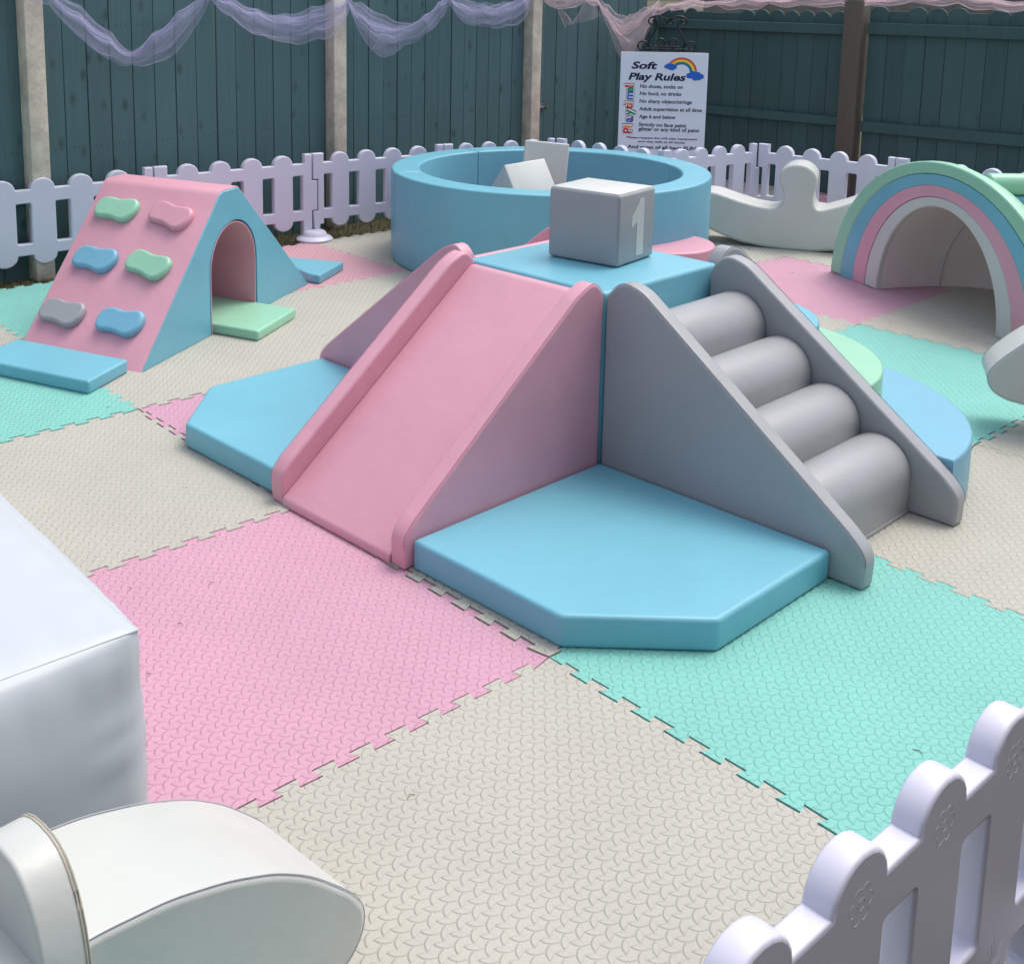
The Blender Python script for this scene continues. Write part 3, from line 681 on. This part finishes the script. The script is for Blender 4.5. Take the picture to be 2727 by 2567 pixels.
obj('lining', loft('lining', isec, True), WARM, arch, label='pale domed lining of the arch')
obj('seam', tube_mesh('seam', [[(x, .36, z) for x, z in ell(.389, .440)], [(x, .006, z) for x, z in ell(.792, .690)]], .002, 5), seam_of(WARM), arch)

# ------------------------------------------------------------------ white seesaw at the back
def mirror(pts): return pts
see = thing('foam_seesaw', 'white curved seesaw with a round handle, between the ball pit and the rainbow arch', 'seesaw', (-.016+.03*math.cos(.5), 4.057+.03*math.sin(.5), 0), .5)
cx_ = -.045
top = [(cx_-.085, .262), (cx_-.078, .31), (cx_-.098, .365), (cx_-.110, .40), (cx_-.108, .44), (cx_-.072, .476), (cx_-.02, .49), (cx_+.03, .485), (cx_+.075, .455), (cx_+.095, .415), (cx_+.090, .365), (cx_+.078, .31), (cx_+.084, .265)]
left = [(cx_-.52, .10), (cx_-.60, .19), (cx_-.60, .27), (cx_-.54, .300), (cx_-.46, .298), (cx_-.35, .265), (cx_-.24, .238), (cx_-.14, .228), (cx_-.105, .238)]
rightp = [(cx_+.105, .238), (cx_+.14, .24), (cx_+.24, .275), (cx_+.35, .325), (cx_+.46, .372), (cx_+.54, .385), (cx_+.60, .36), (cx_+.61, .28), (cx_+.53, .16)]
bottom = [(cx_+.40, .08), (cx_+.25, .025), (cx_+.10, .003), (cx_-.02, 0), (cx_-.16, .006), (cx_-.30, .024), (cx_-.42, .058)]
prof = round_poly(left+top+rightp+bottom, .03, 3)
obj('body', standing(curve_mesh('seesaw', [prof], .26, .014, 4)), WHITE, see)
obj('seam', tube_mesh('seam', [[(x, .004, z) for x, z in prof]], .0013, 5, True), seam_of(WHITE), see)

# ------------------------------------------------------------------ white rockers, near left and right edge
def rocker(label, loc, eul, w, with_back=True, lift=0.0):
    """origin under the rounded front tip; local +x runs back along the body, thickness towards -y"""
    t = thing('foam_rocker', label, 'rocker', loc, 0, 'white soft play rockers'); t.rotation_euler = eul
    pts = [(0, .125), (.022, .160), (.055, .193), (.10, .235), (.16, .276), (.24, .312), (.33, .340), (.44, .356), (.60, .350), (.75, .335), (.90, .30), (.97, .24), (.98, .16), (.90, .08), (.75, .03), (.55, .004), (.35, 0), (.18, .012), (.06, .035), (.018, .06), (.0, .09)]
    pts = round_poly(pts, .03, 4)
    obj('body', standing(curve_mesh('rocker_body', [pts], w, .010, 4)), WHITE, t, (0, -w, 0))
    obj('seam', tube_mesh('seam', [[(x, -.0035, z) for x, z in pts], [(x, -w+.0035, z) for x, z in pts]], .0010, 5, True), plain('grey stitching', (165, 168, 174), .6), t)
    if with_back:
        cy, cz, ry, rz_ = -.090, .232, .104, .232
        se = lambda v: math.copysign(abs(v)**.78, v)
        ring = [(cy+ry*se(math.cos(a)), cz+rz_*se(math.sin(a))) for a in [2*PI*k/44 for k in range(44)]]
        me = curve_mesh('back_plate', [ring], .062, .006, 4); me.transform(Matrix(((0, 0, 1, 0), (1, 0, 0, 0), (0, 1, 0, 0), (0, 0, 0, 1))))
        b = obj('back_plate', me, WHITE, t, (.445, 0, 0))
        rg = [(cy+(ry+.0002)*se(math.cos(a)), cz+(rz_+.0002)*se(math.sin(a))) for a in [2*PI*k/44 for k in range(44)]]
        obj('zip', tube_mesh('zip', [[(xx, y, z) for y, z in rg] for xx in (.004, .008)], .0014, 5, True), plain('tan zip tape', (178, 170, 154), .8), b)
    return t
rocker('large near white rocker with a round back plate in the lower left corner', (2.436, -.835, 0), (0, 0, math.radians(276)), .22)
rk = rocker('white rocker whose raised rounded end shows at the right edge', (1.97, 2.115, .085), (0, math.radians(-1), math.radians(30)), .20, False)
for ch in rk.children: ch.location.y += .20

# ------------------------------------------------------------------ white inflatable at the left edge
def inflatable():
    t = thing('inflatable_wall', 'big white air-filled inflatable block at the left edge, corner towards the middle', 'inflatable', (1.1, -1.9, 0))
    sx, sy, sz = 2.036, 1.74, .5; N = 84; bm = bmesh.new(); bmesh.ops.create_cube(bm, size=1); bmesh.ops.subdivide_edges(bm, edges=bm.edges[:], cuts=N, use_grid_fill=True)
    for v in bm.verts:
        c = v.co*2
        fx, fy, fz = 1-c.x**2, 1-c.y**2, 1-c.z**2
        bul = .09
        d = Vector((0, 0, 0))
        if abs(c.x) > .999: d.x += math.copysign(bul*math.sqrt(max(0, fy*fz)), c.x)
        if abs(c.y) > .999: d.y += math.copysign(bul*math.sqrt(max(0, fx*fz)), c.y)
        if abs(c.z) > .999: d.z += math.copysign(bul*.8*math.sqrt(max(0, fx*fy)), c.z)
        # edges pulled in between the corners
        d.x -= math.copysign(.012*(1-max(fy, fz))*0, c.x)
        p = Vector((c.x*sx/2, c.y*sy/2, (c.z+1)*sz/2))
        ed = sorted(((1-abs(c.x))*sx/2, (1-abs(c.y))*sy/2, (1-abs(c.z))*sz/2))[1]; fade = 1-math.exp(-ed/.03)
        w = fade*.004*noise.noise(Vector((p.x*5, p.y*5, p.z*5)))
        p += d + Vector((w, w, w*.5))
        for ax, o1, o2, L_ in ((0, 1, 2, sx), (1, 0, 2, sy), (2, 0, 1, sz)):       # gathers running away from each seam
            e_ = min((1-abs(c[o1]))*(sx, sy, sz)[o1]/2 + (1-abs(c[o2]))*(sx, sy, sz)[o2]/2, 1)
            if e_ < .22:
                t_ = c[ax]*L_/2
                k_ = .0042*math.exp(-((e_-.035)/.05)**2)*noise.noise(Vector((t_*26, ax*7.3+round(c[o1])*2, round(c[o2])*3))) + .0035*math.exp(-(e_/.12)**2)*noise.noise(Vector((t_*9, e_*5, ax*3.1)))
                nrm = Vector((0, 0, 0)); nrm[o1 if abs(c[o1]) > abs(c[o2]) else o2] = math.copysign(1, c[o1 if abs(c[o1]) > abs(c[o2]) else o2]); p += nrm*(k_*fade*1.8)
        v.co = p
    me = bpy.data.meshes.new('inflatable'); bm.to_mesh(me); bm.free(); finish(me, 50)
    obj('body', me, INFL, t)
    hx, hy = sx/2, sy/2
    e = [[(x, hy, sz) for x in [-hx+sx*k/20 for k in range(21)]], [(hx, y, sz) for y in [-hy+sy*k/20 for k in range(21)]]]
    obj('seam', tube_mesh('seam', e, .0012, 5), seam_of(INFL), t)
    return t
inflatable()

# ------------------------------------------------------------------ green and blue rolls behind the arch
rr_ = thing('foam_roll_stack', 'mint green foam roll resting on a pale blue block behind the rainbow arch', 'soft play block', (1.13, 4.44, 0), math.radians(49))
obj('block', box_mesh('block', .62, .18, .45, .02, 4), LBLUE, rr_)
me = lathe_mesh('roll', [(.02, -.31), (.048, -.306), (.055, -.298), (.055, .298), (.048, .306), (.02, .31)], 32); me.transform(Matrix.Rotation(PI/2, 4, 'Y'))
obj('roll', me, MINT, rr_, (0, -.045, .505))
wd = thing('foam_wedge', 'mint green wedge tip poking up behind the foam roll at the right edge', 'soft play block', (1.62, 4.52, 0), math.radians(49))
obj('body', standing(curve_mesh('wedge', [round_poly([(0, 0), (0, .50), (.25, .64), (.42, .64), (.42, 0)], .02, 3)], .3, .008, 3)), MINT, wd)

# ------------------------------------------------------------------ rules sign on its iron easel
SA = math.radians(39.75); SX, SY = -.95, 4.4
sd2 = Vector((math.cos(SA), math.sin(SA)))
sg = thing('rules_sign', 'white soft play rules sign with a rainbow, leaning on a black scroll easel', 'sign', (SX, SY, 0), SA)
sgw = .548
LEAN = math.radians(-4)
sb = obj('board', box_mesh('sign_board', sgw, .008, .86, .0015, 1), BOARD, sg, (-.278, 0, .195)); sb.rotation_euler = (LEAN, 0, 0)
def text_mesh(s, size, shear=0, offset=0, extrude=.0004, spacing=1.0, bold=0):
    cu_ = bpy.data.curves.new('text', 'FONT'); cu_.body = s; cu_.size = size; cu_.shear = shear; cu_.offset = offset+bold; cu_.extrude = extrude; cu_.space_character = spacing; cu_.resolution_u = 3
    o = bpy.data.objects.new('text', cu_); COL.objects.link(o); bpy.context.view_layer.update()
    me = bpy.data.meshes.new_from_object(o.evaluated_get(bpy.context.evaluated_depsgraph_get())); bpy.data.objects.remove(o); me.materials.clear(); return me
def put_text(s, x, z, width, size, mat, shear=.0, bold=0.0, layer=0, rot=0.0, offset=0.0, center=False, sy=1.0):
    me = text_mesh(s, size, shear, offset, bold=bold)
    if not me.vertices: return
    xs = [v.co.x for v in me.vertices]; x0_, x1_ = min(xs), max(xs)
    k = width/(x1_-x0_) if width else 1
    me.transform(Matrix.Translation((-x0_, 0, 0))); me.transform(Matrix.Diagonal((k, sy, 1, 1)))
    me.transform(Matrix.Rotation(rot, 4, 'Z'))
    me.transform(Matrix(((1, 0, 0, 0), (0, 0, -1, 0), (0, 1, 0, 0), (0, 0, 0, 1))))
    o = obj('lettering', me, mat, sb, (x, -.0046-.0006*layer, z)); return o
# sign face coordinates: u 0..1 across, v 0..1 from the top, taken from the board (0.548 x 0.66 m shown)
def F(u, v): return (-sgw/2+u*sgw, .86 - v*sgw)
def T(s, u, v, wu, hu, mat, **kw):
    x, z = F(u, v); return put_text(s, x, z, wu*sgw, hu*sgw*1.38, mat, **kw)
T('Soft', .125, .195, .30, .082, NAVY, shear=.22, bold=.0022)
T('Play Rules', .095, .325, .66, .082, NAVY, shear=.22, bold=.0022)
rows = [('No shoes, socks on', .235, .418, .49), ('No food, no drinks', .235, .502, .475), ('No sharp object/strings', .235, .592, .60), ('Adult supervision at all time', .235, .682, .72), ('Age 6 and below', .235, .772, .425),
        ('Strictly no face paint', .235, .866, .55), ('glitter or any kind of paint', .235, .918, .70)]
for s, u, v, wu in rows: T(s, u, v, wu, .043, CHAR, shear=.04, bold=.0008)
T('Please respect the soft play equipment', .105, 1.012, .81, .024, CHAR, shear=.04, bold=.0004)
T('and stay safe at all times.', .235, 1.056, .55, .024, CHAR, shear=.04, bold=.0004)
T('And most of all have FUN!', .115, 1.128, .81, .040, NAVY, bold=.0008)
PR3 = {k: plain('print '+k, v, .6, var=0) for k, v in {'red': (200, 40, 48), 'orange': (240, 150, 60), 'blue': (20, 96, 190), 'green': (16, 140, 84), 'yellow': (246, 214, 70), 'white': (235, 238, 242), 'brown': (150, 60, 40)}.items()}
seq = [('P', 'red'), ('l', 'orange'), ('a', 'blue'), ('y', 'green'), ('t', 'red'), ('i', 'orange'), ('m', 'blue'), ('e', 'green'), ('!', 'red')]
vpos = [.955, .885, .828, .745, .672, .618, .560, .475, .415]
for (ch, cc), v in zip(seq, vpos):
    for lay, off, mt in ((0, .0090, PR3['brown']), (1, .0062, PR3['white']), (2, .0024, PR3[cc])):
        x, z = F(.155 + (.02 if ch in 'yt' else 0)*0, v); put_text(ch, x, z, None, .075, mt, rot=PI/2, layer=lay, offset=off)
# rainbow and clouds on the sign
def arc_band(r0, r1, a0, a1, mat, cx, cz, lay):
    n = 22; vv = []; ff = []
    for k in range(n+1):
        a = a0+(a1-a0)*k/n; vv += [(cx+r0*math.cos(a), -.0045-.0004*lay, cz+r0*math.sin(a)), (cx+r1*math.cos(a), -.0045-.0004*lay, cz+r1*math.sin(a))]
        if k: b = 2*k; ff.append((b-2, b-1, b+1, b))
    me = bpy.data.meshes.new('rainbow_band'); me.from_pydata(vv, [], ff); obj('rainbow_band', me, mat, sb)
cxs, czs = F(.70, .235); cxs += 0
for k, c in enumerate(('red', 'orange', 'yellow', 'green', 'blue')):
    ro = .098-.0088*k; arc_band(ro-.0088, ro, -.12, PI*.92, PR3[c], cxs, czs, 1)
def cloud(u, v, s):
    x, z = F(u, v); bm = bmesh.new()
    for i, (dx, dz, r) in enumerate(((-.034, 0, .020), (-.014, .008, .024), (.012, .004, .024), (.033, -.004, .019), (0, -.010, .022), (.02, -.012, .018))):
        bm.faces.new([bm.verts.new((x+s*(dx+r*math.cos(a)), -.0056-.0001*i, z+s*(dz+r*math.sin(a)*.85))) for a in [2*PI*k/18 for k in range(18)]])
    me = bpy.data.meshes.new('cloud'); bm.to_mesh(me); bm.free(); obj('cloud', me, PR3['blue'], sb)
cloud(.575, .165, .75); cloud(.86, .265, 1.05)
# easel
ez = thing('easel', 'black wrought iron easel with scrolled top behind the rules sign', 'easel', (SX+.02*sd2.y, SY+.03, 0), SA)
def spiral(cx, cz, r, a0, turns, d=1, y=.092): 
    return [(cx+r*(1-.75*t)*math.cos(a0+d*turns*2*PI*t), y, cz+r*(1-.75*t)*math.sin(a0+d*turns*2*PI*t)) for t in [k/22 for k in range(23)]]
mx = -.295
paths = []
for s in (-1, 1):
    # lyre shaped uprights
    paths.append([(mx+s*.10, .092, 1.07), (mx+s*.115, .092, 1.11), (mx+s*.10, .092, 1.15), (mx+s*.07, .092, 1.195), (mx+s*.065, .092, 1.235), (mx+s*.085, .092, 1.262)])
    paths.append(spiral(mx+s*.098, 1.245, .030, PI*.75 if s > 0 else PI*.25, 1.1, -s))
    paths.append([(mx+s*.10, .092, 1.275), (mx+s*.06, .092, 1.283), (mx+s*.025, .092, 1.262), (mx, .092, 1.235)])
    paths.append(spiral(mx+s*.022, 1.242, .026, PI*.5, .9, s))
    paths.append(spiral(mx+s*.044, 1.112, .036, -PI/2, 1.15, -s))
    paths.append(spiral(mx+s*.155, 1.085, .042, PI if s > 0 else 0, 1.05, -s))
    paths.append([(mx+s*.105, .092, 1.07), (mx+s*.16, .11, .5), (mx+s*.22, .14, 0.0)])
paths.append([(mx-.13, .092, 1.07), (mx+.13, .092, 1.07)]); paths.append([(mx-.08, .092, 1.085), (mx+.08, .092, 1.085)])
paths.append([(mx, .092, 1.06), (mx, .30, .55), (mx, .50, 0)])
obj('scroll_frame', tube_mesh('scroll_frame', paths, .0055, 7), IRON, ez)
obj('ledge', tube_mesh('ledge', [[(mx-.22, -.02, .19), (mx+.22, -.02, .19)], [(mx-.22, -.02, .19), (mx-.2, .055, .21)], [(mx+.22, -.02, .19), (mx+.2, .055, .21)]], .006, 7), IRON, ez)

# ------------------------------------------------------------------ tulle garlands
T_PUR = tulle('lilac tulle', (216, 214, 246), .22); T_PNK = tulle('pink tulle', (250, 226, 234), .24)
def swag(label, P, ang, nodes, widths, mat, seed, name='tulle_garland', tails=()):
    """cloth gathered at knots; nodes are (distance along fence, height), widths the spread of the net there"""
    rr = random.Random(seed); t = thing(name, label, 'garland', (P[0], P[1], 0), ang, 'tulle garlands'); n = 12
    for layer in range(3):
        V, Fc = [], []; M = 16; segs = len(nodes)-1; cnt = 0
        ph = rr.uniform(0, 9)
        for s in range(segs):
            for k in range(n + (1 if s == segs-1 else 0)):
                u = k/n; a = nodes[s][0]*(1-u)+nodes[s+1][0]*u
                z0, z1 = nodes[s][1], nodes[s+1][1]
                z = z0*(1-u)+z1*u - .018*math.sin(PI*u)
                w = (widths[s]*(1-u)+widths[s+1]*u)*1.45; w *= (.30, .85, 1.15)[layer]*(1+.15*math.sin(7*a+ph))
                for m in range(M):
                    c = m/(M-1)-.5
                    fold = .35*math.sin(c*9+ph+a*5+layer)+.25*noise.noise(Vector((a*6+layer*3, c*4, seed)))
                    off = w*(c + .22*fold)
                    dy = -.014 - (.045*w/.1)*(.5+.5*math.sin(c*10+a*5+ph+layer*2)) * .6 - .006*layer
                    V.append((a + off*.15, dy + .012*noise.noise(Vector((a*6, c*4, layer+seed))), z + .02 - off - w*.30 + .01*noise.noise(Vector((a*9, c*3, 5+layer)))))
                cnt += 1
        for r_ in range(cnt-1):
            for m in range(M-1):
                b = r_*M+m; Fc.append((b, b+1, b+M+1, b+M))
        me = bpy.data.meshes.new('net'); me.from_pydata(V, [], Fc); finish(me, 180); nt_ = obj('net', me, mat, t)
        obj('gathered_fold', tube_mesh('gathered_fold', [[V[r_*M+m] for r_ in range(cnt)] for m in ((0, M-1, 5) if layer else (3, 9))], .0022, 5), mat, nt_)
    for pts in tails:
        V = []; Fc = []
        A, B, C = [Vector(q) for q in pts]; K = 10
        for i in range(K+1):
            for j in range(K+1):
                u, v = i/K, j/K; p = A*(1-u)+(B*(1-v)+C*v)*u
                V.append((p.x, -.03-.02*math.sin(v*9+u*3)*u, p.y))
        for i in range(K):
            for j in range(K): b = i*(K+1)+j; Fc.append((b, b+1, b+K+2, b+K+1))
        me = bpy.data.meshes.new('net_tail'); me.from_pydata(V, [], Fc); finish(me, 180); obj('net_tail', me, mat, t)
    return t
GPx, GPy = along(0, .075)
swag('lilac tulle garland, first deep swag from the left concrete post', (GPx, GPy), FA, [(-2.05, 1.50), (-1.77, 1.40), (-1.60, 1.285), (-1.44, 1.165), (-1.327, 1.075), (-1.20, 1.155), (-1.03, 1.265), (-.83, 1.405)], [.05, .05, .11, .09, .035, .09, .10, .03], T_PUR, 3)
swag('lilac tulle garland, second shallow swag ending on the middle concrete post', (GPx, GPy), FA, [(-.83, 1.40), (-.70, 1.345), (-.52, 1.275), (-.33, 1.235), (-.12, 1.265), (.05, 1.31), (.15, 1.345)], [.03, .07, .11, .12, .10, .08, .03], T_PUR, 5)
swag('lilac tulle garland, third swag with a loose tail, right of the middle post', (GPx, GPy), FA, [(.15, 1.345), (.25, 1.28), (.42, 1.20), (.60, 1.175), (.78, 1.235), (.92, 1.32), (1.0, 1.38)], [.03, .10, .13, .09, .09, .07, .03], T_PUR, 7, tails=[((.48, 1.22), (.30, 1.04), (.52, 1.12))])
swag('lilac tulle garland, short last swag before the third concrete post', (GPx, GPy), FA, [(1.0, 1.38), (1.12, 1.32), (1.33, 1.295), (1.55, 1.305), (1.72, 1.35), (1.80, 1.40)], [.03, .08, .10, .10, .09, .04], T_PUR, 11)
swag('pink tulle garland looped across the gate', (GPx, GPy), FA, [(1.95, 1.39), (2.15, 1.36), (2.4, 1.385), (2.58, 1.345), (2.70, 1.26), (2.86, 1.145), (2.98, 1.17), (3.15, 1.24), (3.35, 1.33)], [.04, .06, .05, .04, .10, .15, .16, .14, .05], T_PNK, 13,
     tails=[((2.02, 1.38), (2.20, 1.16), (2.30, 1.22)), ((2.45, 1.40), (2.25, 1.18), (2.65, 1.24))])
GRx, GRy = ralong(0, .045)
swag('pink tulle garland running along the top of the scalloped fence', (GRx, GRy), RA, [(.05, 1.27), (.2, 1.305), (.4, 1.35), (.62, 1.335), (.85, 1.385), (1.05, 1.355), (1.3, 1.39), (1.6, 1.40), (1.82, 1.365), (2.1, 1.42), (2.4, 1.425), (2.62, 1.385), (2.85, 1.37), (3.1, 1.41), (3.4, 1.41)],
     [.03, .03, .05, .02, .06, .02, .05, .05, .02, .05, .05, .04, .03, .05, .05], T_PNK, 17)

# ------------------------------------------------------------------ small litter on the mats
fl_ = []
for k in range(110):
    x, y = R.uniform(-1.7, 2.9), R.uniform(-.9, 3.9); a = R.uniform(0, 6.28); L_ = R.uniform(.006, .02)
    fl_.append([(x, y, .0016), (x+L_*.5*math.cos(a), y+L_*.5*math.sin(a), .003), (x+L_*math.cos(a+.6), y+L_*math.sin(a+.6), .0016)])
o = obj('dry_grass_bits', tube_mesh('dry_grass_bits', fl_, .0009, 4), plain('dry grass', (134, 126, 106), .8), None); o['kind'] = 'stuff'; o['label'] = 'stray dry grass clippings scattered on the foam mats'; o['category'] = 'litter'

scene.render.engine = 'CYCLES'
